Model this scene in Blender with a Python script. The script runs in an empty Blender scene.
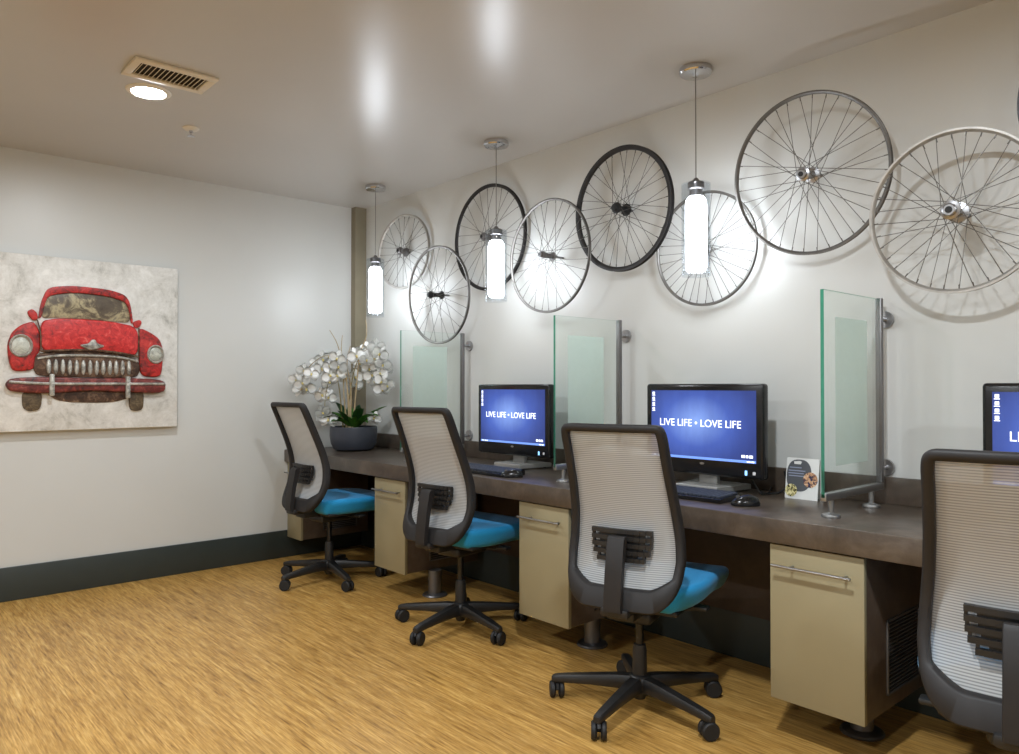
import bpy, bmesh, math, random
from mathutils import Vector, Matrix
random.seed(7)
PI = math.pi
S = bpy.context.scene
COL = S.collection
# ------------------------------------------------------------------ room measures (metres)
DX, LY, H = 2.936, 4.932, 2.49            # desk wall x, back wall y, ceiling height
XB, YB = -2.4, -2.6                        # the two walls behind the camera
DESK_Z, DESK_X, DESK_T = 0.74, 2.325, 0.082

# ------------------------------------------------------------------ materials
def lin(c):
    return tuple(((v/255)/12.92 if v/255 <= .04045 else ((v/255+.055)/1.055)**2.4) for v in c)
def newmat(name):
    m = bpy.data.materials.new(name); m.use_nodes = True
    nt = m.node_tree
    b = nt.nodes['Principled BSDF']
    return m, nt, b
def coords(nt, scale=(1,1,1), kind='Object'):
    tc = nt.nodes.new('ShaderNodeTexCoord'); mp = nt.nodes.new('ShaderNodeMapping')
    mp.inputs['Scale'].default_value = scale
    nt.links.new(tc.outputs[kind], mp.inputs['Vector'])
    return mp.outputs['Vector']
def noise(nt, vec, scale, detail=4, rough=.55, dist=0):
    n = nt.nodes.new('ShaderNodeTexNoise')
    n.inputs['Scale'].default_value = scale; n.inputs['Detail'].default_value = detail
    n.inputs['Roughness'].default_value = rough; n.inputs['Distortion'].default_value = dist
    nt.links.new(vec, n.inputs['Vector']); return n.outputs['Fac']
def ramp(nt, fac, stops):
    r = nt.nodes.new('ShaderNodeValToRGB'); e = r.color_ramp.elements
    while len(e) < len(stops): e.new(.5)
    for el, (p, c) in zip(e, stops): el.position = p; el.color = (*c, 1)
    nt.links.new(fac, r.inputs['Fac']); return r.outputs['Color']
def mixc(nt, a, b, f, mode='MIX'):
    m = nt.nodes.new('ShaderNodeMix'); m.data_type = 'RGBA'; m.blend_type = mode
    for s, v in ((m.inputs['Factor'], f), (m.inputs[6], a), (m.inputs[7], b)):
        if hasattr(v, 'links'): nt.links.new(v, s)
        elif isinstance(v, (int, float)): s.default_value = v
        else: s.default_value = (*v, 1)
    return m.outputs[2]
def bump(nt, b, h, strength=.2, dist=.002):
    n = nt.nodes.new('ShaderNodeBump'); n.inputs['Strength'].default_value = strength; n.inputs['Distance'].default_value = dist
    nt.links.new(h, n.inputs['Height']); nt.links.new(n.outputs['Normal'], b.inputs['Normal'])
def pbr(name, c, rough=.5, metal=0, var=.06, vscale=12, spec=.5, bumpy=0, bscale=300, coat=0):
    m, nt, b = newmat(name)
    c = lin(c); v = coords(nt)
    f = noise(nt, v, vscale, 3)
    col = ramp(nt, f, [(.3, tuple(x*(1-var) for x in c)), (.7, tuple(min(1, x*(1+var)) for x in c))])
    nt.links.new(col, b.inputs['Base Color'])
    b.inputs['Roughness'].default_value = rough; b.inputs['Metallic'].default_value = metal
    b.inputs['Specular IOR Level'].default_value = spec
    b.inputs['Coat Weight'].default_value = coat
    if bumpy: bump(nt, b, noise(nt, v, bscale, 2), bumpy, .001)
    return m
def emit(name, c, s):
    m, nt, b = newmat(name); c = lin(c)
    b.inputs['Base Color'].default_value = (*c, 1)
    b.inputs['Emission Color'].default_value = (*c, 1); b.inputs['Emission Strength'].default_value = s
    return m
def clear(name, tint, gloss_c=(1,1,1), ior=1.5, rough=0.0, diffuse=0.0, top_r=.85, dcol=(.8,.9,.85)):
    """thin clear sheet: tinted see-through plus a Fresnel reflection, optionally milky"""
    m = bpy.data.materials.new(name); m.use_nodes = True; nt = m.node_tree
    nt.nodes.clear(); N = nt.nodes.new
    out = N('ShaderNodeOutputMaterial'); t = N('ShaderNodeBsdfTransparent'); g = N('ShaderNodeBsdfGlossy'); lw = N('ShaderNodeLayerWeight'); pw = N('ShaderNodeMath'); fr = N('ShaderNodeMapRange')
    mx = N('ShaderNodeMixShader')
    t.inputs['Color'].default_value = (*tint, 1); g.inputs['Roughness'].default_value = rough; g.inputs['Color'].default_value = (*gloss_c, 1)
    lw.inputs['Blend'].default_value = .5; pw.operation = 'POWER'; pw.inputs[1].default_value = 5
    nt.links.new(lw.outputs['Facing'], pw.inputs[0]); nt.links.new(pw.outputs[0], fr.inputs[0])
    fr.inputs[3].default_value = ((ior-1)/(ior+1))**2; fr.inputs[4].default_value = top_r
    first = t.outputs[0]
    if diffuse:
        d = N('ShaderNodeBsdfDiffuse'); tr = N('ShaderNodeBsdfTranslucent'); m2 = N('ShaderNodeMixShader'); m3 = N('ShaderNodeMixShader')
        v = coords(nt); f = noise(nt, v, 40, 2)
        cc = ramp(nt, f, [(.3, tuple(x*.97 for x in dcol)), (.7, dcol)])
        nt.links.new(cc, d.inputs['Color']); nt.links.new(cc, tr.inputs['Color'])
        m2.inputs[0].default_value = .5
        nt.links.new(d.outputs[0], m2.inputs[1]); nt.links.new(tr.outputs[0], m2.inputs[2])
        m3.inputs[0].default_value = diffuse
        nt.links.new(t.outputs[0], m3.inputs[1]); nt.links.new(m2.outputs[0], m3.inputs[2]); first = m3.outputs[0]
    nt.links.new(fr.outputs[0], mx.inputs[0]); nt.links.new(first, mx.inputs[1]); nt.links.new(g.outputs[0], mx.inputs[2])
    nt.links.new(mx.outputs[0], out.inputs['Surface'])
    return m

def paint(name, c, rough, coat=0, coat_rough=.2, spec=.5):
    m, nt, b = newmat(name); c = lin(c); v = coords(nt, kind='Generated')
    v2 = coords(nt)
    f = noise(nt, v2, 1.3, 3)
    nt.links.new(ramp(nt, f, [(.3, tuple(x*.975 for x in c)), (.7, tuple(min(1, x*1.02) for x in c))]), b.inputs['Base Color'])
    b.inputs['Roughness'].default_value = rough; b.inputs['Coat Weight'].default_value = coat; b.inputs['Coat Roughness'].default_value = coat_rough
    b.inputs['Specular IOR Level'].default_value = spec
    return m
M = {}
M['wall'] = paint('satin_wall_paint', (206, 207, 204), .36, 0, spec=.45)
M['ceil'] = paint('satin_ceiling_paint', (190, 188, 185), .30, 0, spec=.6)
M['column'] = pbr('taupe_column_plaster', (134, 126, 106), .8, var=.1, vscale=4)
M['basebd'] = pbr('charcoal_green_vinyl', (50, 57, 55), .45, var=.05)
M['black'] = pbr('black_plastic', (33, 32, 32), .42, var=.08, bumpy=.1, bscale=500)
M['frame'] = pbr('charcoal_plastic', (38, 36, 36), .55, spec=.35, var=.06, bumpy=.1, bscale=600)
M['gloss'] = pbr('glossy_black_plastic', (22, 22, 24), .2, var=.05)
M['rubber'] = pbr('dark_rubber', (24, 24, 25), .6)
M['chrome'] = pbr('polished_chrome', (205, 205, 208), .14, 1, var=.03)
M['steel'] = pbr('brushed_steel', (170, 170, 172), .32, 1, var=.06)
M['dsteel'] = pbr('dull_grey_steel', (120, 118, 118), .4, .8, var=.06)
M['alu'] = pbr('grey_aluminium', (165, 166, 166), .35, .9, var=.04)
M['rimsil'] = pbr('worn_silver_alloy', (184, 181, 176), .36, .6, var=.15, vscale=25)
M['rimgrey'] = pbr('dull_grey_alloy', (112, 109, 105), .42, .7, var=.15, vscale=25)
M['rimblk'] = pbr('black_anodised_alloy', (40, 38, 38), .38, .3, var=.15, vscale=25)
M['spoke'] = pbr('stainless_spoke_wire', (105, 102, 98), .4, .7)
M['spokeblk'] = pbr('dark_spoke_wire', (80, 77, 74), .4, .6)
M['cream'] = pbr('cream_cabinet_laminate', (150, 140, 110), .45, var=.025, vscale=5)
M['blue'] = None
M['cord'] = pbr('clear_grey_cord', (120, 118, 114), .4)
M['white'] = pbr('white_enamel', (232, 228, 218), .4, var=.02)
M['vent'] = pbr('cream_vent_enamel', (222, 212, 192), .45, var=.03)
M['dark'] = pbr('duct_shade', (45, 38, 30), .8)  # dark colour standing in for the shade inside the vents
M['glass'] = clear('clear_glass_sheet', (.965, .992, .98))
M['frost'] = clear('etched_frosted_glass', (.93, .98, .955), diffuse=.45, dcol=(.80, .90, .85), rough=.3)
M['edge'] = clear('green_glass_edge', (.10, .50, .34), ior=1.5, rough=.1, diffuse=.35, dcol=(.08, .42, .28))
M['tube'] = clear('clear_lamp_glass', (.91, .925, .94), ior=1.4, top_r=.2)
M['lamp'] = emit('frosted_lamp_glow', (244, 249, 255), 19.0)
M['down'] = emit('downlight_glow', (245, 248, 255), 40.0)
M['leaf'] = pbr('orchid_leaf', (84, 138, 52), .38, var=.25, vscale=9)
M['leafdk'] = pbr('dark_orchid_leaf', (44, 84, 42), .4, var=.25, vscale=9)
M['petal'] = pbr('white_petal', (252, 252, 250), .5, var=.01); _b = M['petal'].node_tree.nodes['Principled BSDF']; _b.inputs['Subsurface Weight'].default_value = .35; _b.inputs['Subsurface Scale'].default_value = .02; _b.inputs['Subsurface Radius'].default_value = (1, 1, 1)
M['lip'] = pbr('pale_yellow_lip', (226, 210, 140), .5)
M['stem'] = pbr('orchid_stem', (128, 112, 62), .55, var=.15)
M['twig'] = pbr('pale_twig', (176, 156, 122), .7, var=.15)
M['pot'] = pbr('slate_blue_ceramic', (62, 66, 76), .42, var=.06)
M['soil'] = pbr('dark_moss', (48, 42, 30), .95, var=.4, vscale=60)
M['key'] = pbr('slate_key_plastic', (62, 68, 82), .45)
M['silver'] = pbr('silver_plastic', (176, 176, 174), .3, .5, var=.03)
M['textw'] = emit('screen_white', (235, 240, 255), 1.0)
M['led'] = emit('blue_led', (140, 200, 255), 1.0)
M['sticker'] = pbr('white_sticker', (225, 225, 228), .5)
M['card'] = pbr('white_card', (228, 230, 228), .4, var=.01)
M['badge'] = pbr('charcoal_print', (82, 86, 92), .5, var=.03)
M['badgetxt'] = pbr('pale_print', (150, 160, 185), .5)

def mk_seat_blue():
    m, nt, b = newmat('turquoise_fabric'); v = coords(nt)
    f = noise(nt, v, 240, 2); g = noise(nt, v, 6, 2)
    c1, c2 = lin((6, 118, 172)), lin((16, 150, 212))
    col = ramp(nt, f, [(.3, c1), (.7, c2)])
    nt.links.new(mixc(nt, col, c2, g), b.inputs['Base Color'])
    b.inputs['Roughness'].default_value = .8; b.inputs['Sheen Weight'].default_value = .15
    bump(nt, b, f, .3, .001); return m
M['blue'] = mk_seat_blue()

def mk_mesh():
    """light grey woven mesh: fine horizontal ribs with see-through gaps"""
    m = bpy.data.materials.new('grey_woven_mesh'); m.use_nodes = True; nt = m.node_tree
    b = nt.nodes['Principled BSDF']; out = nt.nodes['Material Output']
    v = coords(nt); sep = nt.nodes.new('ShaderNodeSeparateXYZ'); nt.links.new(v, sep.inputs[0])
    mu = nt.nodes.new('ShaderNodeMath'); mu.operation = 'MULTIPLY'; mu.inputs[1].default_value = 2*PI/.0068
    nt.links.new(sep.outputs['Z'], mu.inputs[0])
    sn = nt.nodes.new('ShaderNodeMath'); sn.operation = 'SINE'; nt.links.new(mu.outputs[0], sn.inputs[0])
    mr = nt.nodes.new('ShaderNodeMapRange'); mr.inputs[1].default_value = -1; nt.links.new(sn.outputs[0], mr.inputs[0])
    col = ramp(nt, mr.outputs[0], [(.1, lin((164, 164, 162))), (.6, lin((206, 206, 204)))])
    nt.links.new(col, b.inputs['Base Color']); b.inputs['Roughness'].default_value = .7
    tl = nt.nodes.new('ShaderNodeBsdfTranslucent'); nt.links.new(col, tl.inputs['Color'])
    m1 = nt.nodes.new('ShaderNodeMixShader'); m1.inputs[0].default_value = .3
    nt.links.new(b.outputs[0], m1.inputs[1]); nt.links.new(tl.outputs[0], m1.inputs[2])
    tr = nt.nodes.new('ShaderNodeBsdfTransparent'); m2 = nt.nodes.new('ShaderNodeMixShader')
    al = nt.nodes.new('ShaderNodeMapRange'); al.inputs[3].default_value = .22; al.inputs[4].default_value = .04
    nt.links.new(mr.outputs[0], al.inputs[0]); nt.links.new(al.outputs[0], m2.inputs[0])
    nt.links.new(m1.outputs[0], m2.inputs[1]); nt.links.new(tr.outputs[0], m2.inputs[2])
    nt.links.new(m2.outputs[0], out.inputs['Surface']); return m
M['mesh'] = mk_mesh()

def mk_floor():
    m, nt, b = newmat('strand_bamboo_planks')
    v = coords(nt)
    # planks run along y; 0.125 m wide
    br = nt.nodes.new('ShaderNodeTexBrick')
    mp = nt.nodes.new('ShaderNodeMapping'); mp.inputs['Rotation'].default_value = (0, 0, PI/2)
    nt.links.new(v, mp.inputs['Vector']); nt.links.new(mp.outputs[0], br.inputs['Vector'])
    br.inputs['Scale'].default_value = 1; br.inputs['Brick Width'].default_value = 1.8; br.inputs['Row Height'].default_value = .125
    br.inputs['Mortar Size'].default_value = .0006; br.inputs['Color1'].default_value = (.35, .35, .35, 1); br.inputs['Color2'].default_value = (.65, .65, .65, 1)
    br.inputs['Mortar'].default_value = (.3, .3, .3, 1); br.offset = .37
    va = coords(nt, (95, 4.6, 1)); vb = coords(nt, (190, 11, 1)); vc = coords(nt, (26, 2.2, 1))
    f1 = noise(nt, va, 1, 4, .6, .6); f2 = noise(nt, vb, 1, 3, .6); f3 = noise(nt, vc, 1, 3, .5, .4)
    base = ramp(nt, f1, [(.3, lin((112, 78, 34))), (.42, lin((178, 134, 66))), (.56, lin((208, 164, 90))), (.72, lin((230, 192, 124)))])
    fine = ramp(nt, f2, [(.34, lin((132, 92, 42))), (.52, lin((200, 154, 82))), (.68, lin((232, 194, 126)))])
    wide = ramp(nt, f3, [(.35, (.72, .68, .62)), (.65, (1.0, 1.0, 1.0))])
    c = mixc(nt, base, fine, .4)
    c = mixc(nt, c, wide, .8, 'MULTIPLY')
    c = mixc(nt, c, br.outputs['Color'], .22, 'OVERLAY')
    nt.links.new(c, b.inputs['Base Color'])
    b.inputs['Roughness'].default_value = .36; b.inputs['Specular IOR Level'].default_value = .4
    bump(nt, b, f1, .08, .001); return m
M['floor'] = mk_floor()

def mk_laminate(name, c1, c2, c3, rough):
    m, nt, b = newmat(name); v = coords(nt)
    f = noise(nt, v, 7, 6, .65, .5); g = noise(nt, v, 34, 5, .6)
    c = ramp(nt, f, [(.3, lin(c1)), (.5, lin(c2)), (.72, lin(c3))])
    d = ramp(nt, g, [(.3, (.72, .7, .68)), (.7, (1, 1, 1))])
    nt.links.new(mixc(nt, c, d, .7, 'MULTIPLY'), b.inputs['Base Color'])
    b.inputs['Roughness'].default_value = rough; b.inputs['Specular IOR Level'].default_value = .55
    return m
M['desk'] = mk_laminate('brown_stone_laminate', (64, 55, 47), (82, 71, 61), (106, 94, 83), .33)
M['brown'] = mk_laminate('dark_brown_laminate', (72, 58, 48), (84, 70, 58), (98, 84, 72), .45)
M['panel'] = mk_laminate('espresso_laminate', (54, 40, 31), (62, 47, 37), (70, 55, 44), .5)

def mk_canvas():
    m, nt, b = newmat('brushed_offwhite_canvas'); v = coords(nt)
    f = noise(nt, v, 7, 8, .75, .5); g = noise(nt, v, 40, 4, .7)
    c = ramp(nt, f, [(.3, lin((166, 164, 156))), (.46, lin((214, 212, 206))), (.66, lin((238, 237, 233)))])
    d = ramp(nt, g, [(.3, (.82, .81, .78)), (.65, (1, 1, 1))])
    nt.links.new(mixc(nt, c, d, .6, 'MULTIPLY'), b.inputs['Base Color']); b.inputs['Roughness'].default_value = .55
    bump(nt, b, g, .3, .003); return m
M['canvas'] = mk_canvas()
def mk_worn(name, stops, sc=16, rough=.4, metal=0, bs=.4):
    m, nt, b = newmat(name); v = coords(nt)
    f = noise(nt, v, sc, 6, .7, .8)
    nt.links.new(ramp(nt, f, [(p, lin(c)) for p, c in stops]), b.inputs['Base Color'])
    b.inputs['Roughness'].default_value = rough; b.inputs['Metallic'].default_value = metal
    bump(nt, b, f, bs, .004); return m
M['red'] = mk_worn('worn_red_enamel', [(.32, (44, 18, 14)), (.42, (124, 26, 22)), (.54, (182, 36, 32)), (.64, (196, 58, 50)), (.74, (206, 120, 108))], 22)
M['red_dk'] = mk_worn('dark_red_enamel', [(.32, (40, 20, 18)), (.48, (102, 38, 34)), (.6, (140, 64, 56)), (.72, (184, 120, 108))], 26)
M['hoodred'] = mk_worn('bright_red_enamel', [(.3, (104, 24, 20)), (.42, (176, 34, 34)), (.56, (204, 46, 44)), (.66, (214, 84, 76)), (.74, (236, 176, 164))], 30)
M['windsc'] = mk_worn('smoky_windscreen_paint', [(.3, (62, 52, 44)), (.5, (96, 84, 66)), (.62, (176, 164, 128)), (.75, (70, 66, 70))], 9)
M['rust'] = mk_worn('rusty_dark_metal', [(.3, (36, 26, 22)), (.5, (82, 58, 42)), (.7, (150, 122, 96))], 24, .5, .3)
M['chromep'] = mk_worn('aged_silver_metal', [(.3, (96, 92, 86)), (.5, (170, 168, 160)), (.7, (226, 224, 216))], 28, .35, .3)
M['tire'] = mk_worn('brown_tire_paint', [(.3, (40, 30, 20)), (.5, (84, 68, 46)), (.7, (120, 104, 76))], 30, .6)
M['lens'] = mk_worn('pale_headlight_enamel', [(.3, (120, 122, 112)), (.5, (190, 192, 180)), (.7, (225, 226, 216))], 18, .35)

def mk_screen():
    m, nt, b = newmat('lit_blue_screen'); v = coords(nt, (1, 1, 1), 'Generated')
    f = noise(nt, coords(nt, (1, 9, 3), 'Object'), 1, 4, .6)
    gr = nt.nodes.new('ShaderNodeTexGradient'); gr.gradient_type = 'SPHERICAL'
    mp = nt.nodes.new('ShaderNodeMapping'); mp.inputs['Location'].default_value = (0, -.95, -.8); mp.inputs['Scale'].default_value = (0, 1.75, 1.45)
    tc = nt.nodes.new('ShaderNodeTexCoord'); nt.links.new(tc.outputs['Generated'], mp.inputs['Vector']); nt.links.new(mp.outputs[0], gr.inputs['Vector'])
    glow = ramp(nt, gr.outputs['Fac'], [(0, lin((40, 58, 122))), (.45, lin((62, 88, 168))), (1, lin((128, 160, 228)))])
    va = ramp(nt, f, [(.25, (.62, .62, .68)), (.75, (1.12, 1.12, 1.1))])
    c = mixc(nt, glow, va, .8, 'MULTIPLY')
    b.inputs['Base Color'].default_value = (.01, .01, .015, 1); b.inputs['Roughness'].default_value = .3
    nt.links.new(c, b.inputs['Emission Color']); b.inputs['Emission Strength'].default_value = .9
    return m
M['screen'] = mk_screen()
def mk_photo(name, stops, sc):
    return mk_worn(name, stops, sc, .35, 0, 0)
M['photoa'] = mk_photo('printed_photo_green', [(.40, (40, 36, 20)), (.47, (96, 88, 40)), (.52, (226, 216, 150)), (.60, (236, 228, 180))], 70)
M['photob'] = mk_photo('printed_photo_blue', [(.40, (26, 36, 84)), (.46, (70, 60, 70)), (.52, (206, 150, 106)), (.60, (232, 206, 172))], 60)

# ------------------------------------------------------------------ mesh helpers
def box(bm, lo, hi, r=0, seg=2, mat=0):
    t = bmesh.new(); bmesh.ops.create_cube(t, size=1)
    c = [(a+b)/2 for a, b in zip(lo, hi)]; s = [abs(b-a) for a, b in zip(lo, hi)]
    for v in t.verts: v.co = Vector((v.co.x*s[0]+c[0], v.co.y*s[1]+c[1], v.co.z*s[2]+c[2]))
    if r: bmesh.ops.bevel(t, geom=t.edges[:], offset=min(r, min(s)*.49), segments=seg, profile=.5, affect='EDGES')
    merge(bm, t, mat); return bm
def merge(bm, t, mat=0, mtx=None):
    if mtx is not None: t.transform(mtx)
    for f in t.faces: f.material_index = mat
    me = bpy.data.meshes.new('tmp'); t.to_mesh(me); t.free()
    n0 = len(bm.faces); bm.from_mesh(me); bpy.data.meshes.remove(me)
    return bm
def lathe(bm, prof, n=32, mat=0, mtx=None):
    """prof: list of (r, z); closed ends when r == 0"""
    t = bmesh.new(); rings = []
    for r, z in prof:
        if r < 1e-6: rings.append([t.verts.new((0, 0, z))])
        else: rings.append([t.verts.new((r*math.cos(2*PI*k/n), r*math.sin(2*PI*k/n), z)) for k in range(n)])
    for a, b in zip(rings, rings[1:]):
        if len(a) == 1 and len(b) == 1: continue
        for k in range(n):
            k2 = (k+1) % n
            if len(a) == 1: t.faces.new((a[0], b[k2], b[k]))
            elif len(b) == 1: t.faces.new((a[k], a[k2], b[0]))
            else: t.faces.new((a[k], a[k2], b[k2], b[k]))
    bmesh.ops.recalc_face_normals(t, faces=t.faces[:])
    return merge(bm, t, mat, mtx)
def cyl(bm, p0, p1, r, n=16, r1=None, mat=0):
    p0, p1 = Vector(p0), Vector(p1); d = p1-p0; L = d.length
    q = d.to_track_quat('Z', 'Y').to_matrix().to_4x4()
    r1 = r if r1 is None else r1
    return lathe(bm, [(0, 0), (r, 0), (r1, L), (0, L)], n, mat, Matrix.Translation(p0) @ q)
def smooth_path(pts, k=6):
    P = [Vector(p) for p in pts]; out = []
    for i in range(len(P)-1):
        a = P[max(i-1, 0)]; b = P[i]; c = P[i+1]; d = P[min(i+2, len(P)-1)]
        for j in range(k):
            t = j/k
            out.append(.5*((2*b)+(c-a)*t+(2*a-5*b+4*c-d)*t*t+(3*b-a-3*c+d)*t**3))
    out.append(P[-1]); return out
def tube(bm, pts, r, n=8, r1=None, mat=0, k=6):
    P = smooth_path(pts, k) if k > 1 else [Vector(p) for p in pts]
    t = bmesh.new(); rings = []; N = len(P); r1 = r if r1 is None else r1
    up = Vector((.31, .17, .93))
    for i, p in enumerate(P):
        d = (P[min(i+1, N-1)]-P[max(i-1, 0)]).normalized()
        s = d.cross(up).normalized(); u = s.cross(d)
        rr = r+(r1-r)*i/(N-1)
        rings.append([t.verts.new(p+s*rr*math.cos(2*PI*a/n)+u*rr*math.sin(2*PI*a/n)) for a in range(n)])
    for a, b in zip(rings, rings[1:]):
        for j in range(n): t.faces.new((a[j], a[(j+1) % n], b[(j+1) % n], b[j]))
    t.faces.new(rings[0][::-1]); t.faces.new(rings[-1])
    bmesh.ops.recalc_face_normals(t, faces=t.faces[:])
    return merge(bm, t, mat)
def chaikin(p, n=2, k=.2):
    for _ in range(n):
        p = [q for i in range(len(p)) for q in ((p[i-1][0]*k+p[i][0]*(1-k), p[i-1][1]*k+p[i][1]*(1-k)), (p[i][0]*(1-k)+p[(i+1) % len(p)][0]*k, p[i][1]*(1-k)+p[(i+1) % len(p)][1]*k))]
    return p
def prism(bm, poly, f, d0, d1, mat=0, bev=0):
    """extrude a 2D polygon; f(a, b, depth) -> point"""
    t = bmesh.new()
    A = [t.verts.new(f(a, b, d0)) for a, b in poly]; B = [t.verts.new(f(a, b, d1)) for a, b in poly]
    n = len(poly)
    fa = t.faces.new(A); fb = t.faces.new(B[::-1])
    for i in range(n): t.faces.new((A[i], B[i], B[(i+1) % n], A[(i+1) % n]))
    bmesh.ops.recalc_face_normals(t, faces=t.faces[:])
    if bev:
        es = [e for e in fb.edges]
        bmesh.ops.bevel(t, geom=es, offset=bev, segments=3, profile=.5, affect='EDGES')
    bmesh.ops.triangulate(t, faces=[g for g in t.faces if len(g.verts) > 4])
    return merge(bm, t, mat)
def obj(name, bm, mats, parent=None, smooth=True, loc=None, ang=35):
    me = bpy.data.meshes.new(name); bm.to_mesh(me); bm.free()
    for m in (mats if isinstance(mats, (list, tuple)) else [mats]): me.materials.append(m)
    if smooth:
        me.polygons.foreach_set('use_smooth', [True]*len(me.polygons))
        me.set_sharp_from_angle(angle=math.radians(ang))
    o = bpy.data.objects.new(name, me); COL.objects.link(o)
    if parent: o.parent = parent
    if loc: o.location = loc
    return o
def thing(name, label, cat, loc=(0, 0, 0), rz=0, group=None):
    o = bpy.data.objects.new(name, None); COL.objects.link(o); o.empty_display_size = .05
    o.location = loc; o.rotation_euler = (0, 0, rz); tag(o, label, cat, group); return o
def tag(o, label, cat, group=None):
    o['label'] = label; o['category'] = cat
    if group: o['group'] = group
def struct(name, bm, m, smooth=False):
    o = obj(name, bm, m, None, smooth); o['kind'] = 'structure'; return o
def copy_tree(o, parent=None, loc=None):
    c = o.copy(); COL.objects.link(c)
    if parent: c.parent = parent
    if loc is not None: c.location = loc
    for ch in list(o.children): copy_tree(ch, c)
    return c
def B(): return bmesh.new()

# ------------------------------------------------------------------ the setting
struct('floor', box(B(), (XB-.1, YB-.1, -.1), (DX+.1, LY+.1, 0)), M['floor'])
struct('ceiling', box(B(), (XB-.1, YB-.1, H), (DX+.1, LY+.1, H+.1)), M['ceil'])
struct('wall_back', box(B(), (XB-.1, LY, 0), (DX+.1, LY+.1, H)), M['wall'])
struct('wall_right', box(B(), (DX, YB, 0), (DX+.1, LY, H)), M['wall'])
struct('wall_left', box(B(), (XB-.1, YB, 0), (XB, LY, H)), M['wall'])
struct('wall_front', box(B(), (XB-.1, YB-.1, 0), (DX+.1, YB, H)), M['wall'])
bm = B(); box(bm, (XB, LY-.014, 0), (DX-.001, LY, .185), .004)
struct('baseboard_back', bm, M['basebd'], True)
bm = B(); box(bm, (DX-.014, YB, 0), (DX, LY-.014, .2), .004)
struct('baseboard_right', bm, M['basebd'], True)
struct('trim_1', box(B(), (2.845, LY-.06, DESK_Z+.001), (DX, LY, H)), M['column'])      # taupe pilaster in the corner
struct('trim_2', box(B(), (DX-.02, YB, .2), (DX, LY-.001, DESK_Z-DESK_T-.001)), M['panel'])  # dark panelling under the desk

# ------------------------------------------------------------------ desk
bm = B(); box(bm, (DESK_X, -1.6, DESK_Z-DESK_T), (DX-.001, LY-.001, DESK_Z), .004)
tag(obj('long_desk', bm, M['desk']), 'long brown stone-look computer desk running along the wall', 'desk')
bm = B(); box(bm, (DX-.021, -1.6, DESK_Z), (DX-.001, LY-.062, DESK_Z+.1), .003)
tag(obj('backsplash', bm, M['desk']), 'low brown stone-look backsplash strip on the wall along the back of the desk', 'backsplash')
def at(o, bm): bm.transform(Matrix.Translation(-Vector(o.location))); return bm

def make_cabinet(yc, label, w=.31):
    c = thing('desk_cabinet', label, 'cabinet', (2.345, yc, .14), 0, 'cream door cabinets under the desk')
    h = DESK_Z-DESK_T-.143
    obj('body', box(B(), (.02, -w/2+.002, .003), (.52, w/2-.002, h), .002), M['brown'], c)
    d = obj('door', box(B(), (0, -w/2, 0), (.019, w/2, h-.004), .002), M['cream'], c)
    hb = B(); y0, y1 = -w/2+.028, w/2-.022
    cyl(hb, (-.032, y0, .447), (-.032, y1, .447), .005, 12)
    cyl(hb, (-.032, y0+.025, .447), (.002, y0+.025, .447), .004, 10); cyl(hb, (-.032, y1-.06, .447), (.002, y1-.06, .447), .004, 10)
    obj('handle', hb, M['steel'], d)
    g = B(); ys = -w/2
    box(g, (.165, ys-.004, .05), (.175, ys+.004, .29), .001); box(g, (.42, ys-.004, .05), (.43, ys+.004, .29), .001)
    box(g, (.165, ys-.004, .05), (.43, ys+.004, .058), .001); box(g, (.165, ys-.004, .282), (.43, ys+.004, .29), .001)
    for k in range(18):
        z = .064+k*.0122
        box(g, (.175, ys-.003, z), (.42, ys+.004, z+.0045))
    vt = obj('vent_grille', g, M['dsteel'], c)
    obj('hole_shade', box(B(), (.172, ys+.0015, .055), (.425, ys+.006, .285)), M['dark'], vt)  # flat dark plate, its colour stands in for the shade behind the slats
    return c
make_cabinet(1.158, 'cream door cabinet under the desk below the large glass divider with two feet')
make_cabinet(2.4, 'cream door cabinet between the second chair and the middle chair')
make_cabinet(3.638, 'cream door cabinet between the two farthest chairs, near the white orchid')
make_cabinet(4.82, 'narrow cream cabinet against the back wall behind the farthest chair', .2)
def post(x, y, label):
    p = thing('support_post', label, 'post', (x, y, 0), 0, 'round posts carrying the cabinets')
    bm = B(); lathe(bm, [(0, .012), (.037, .012), (.037, .143), (0, .143)], 32); obj('tube', bm, M['dsteel'], p)
    bm = B(); lathe(bm, [(0, 0), (.07, 0), (.071, .004), (.066, .010), (.04, .016), (0, .016)], 36); obj('floor_flange', bm, M['dsteel'], p)
post(2.62, 1.13, 'round steel post under the large cabinet with the visible side grille')
post(2.59, 2.33, 'round steel post under the cabinet beside the middle chair')
post(2.54, 3.47, 'round steel post seen under the second chair, below the cabinet near the orchid')

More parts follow.
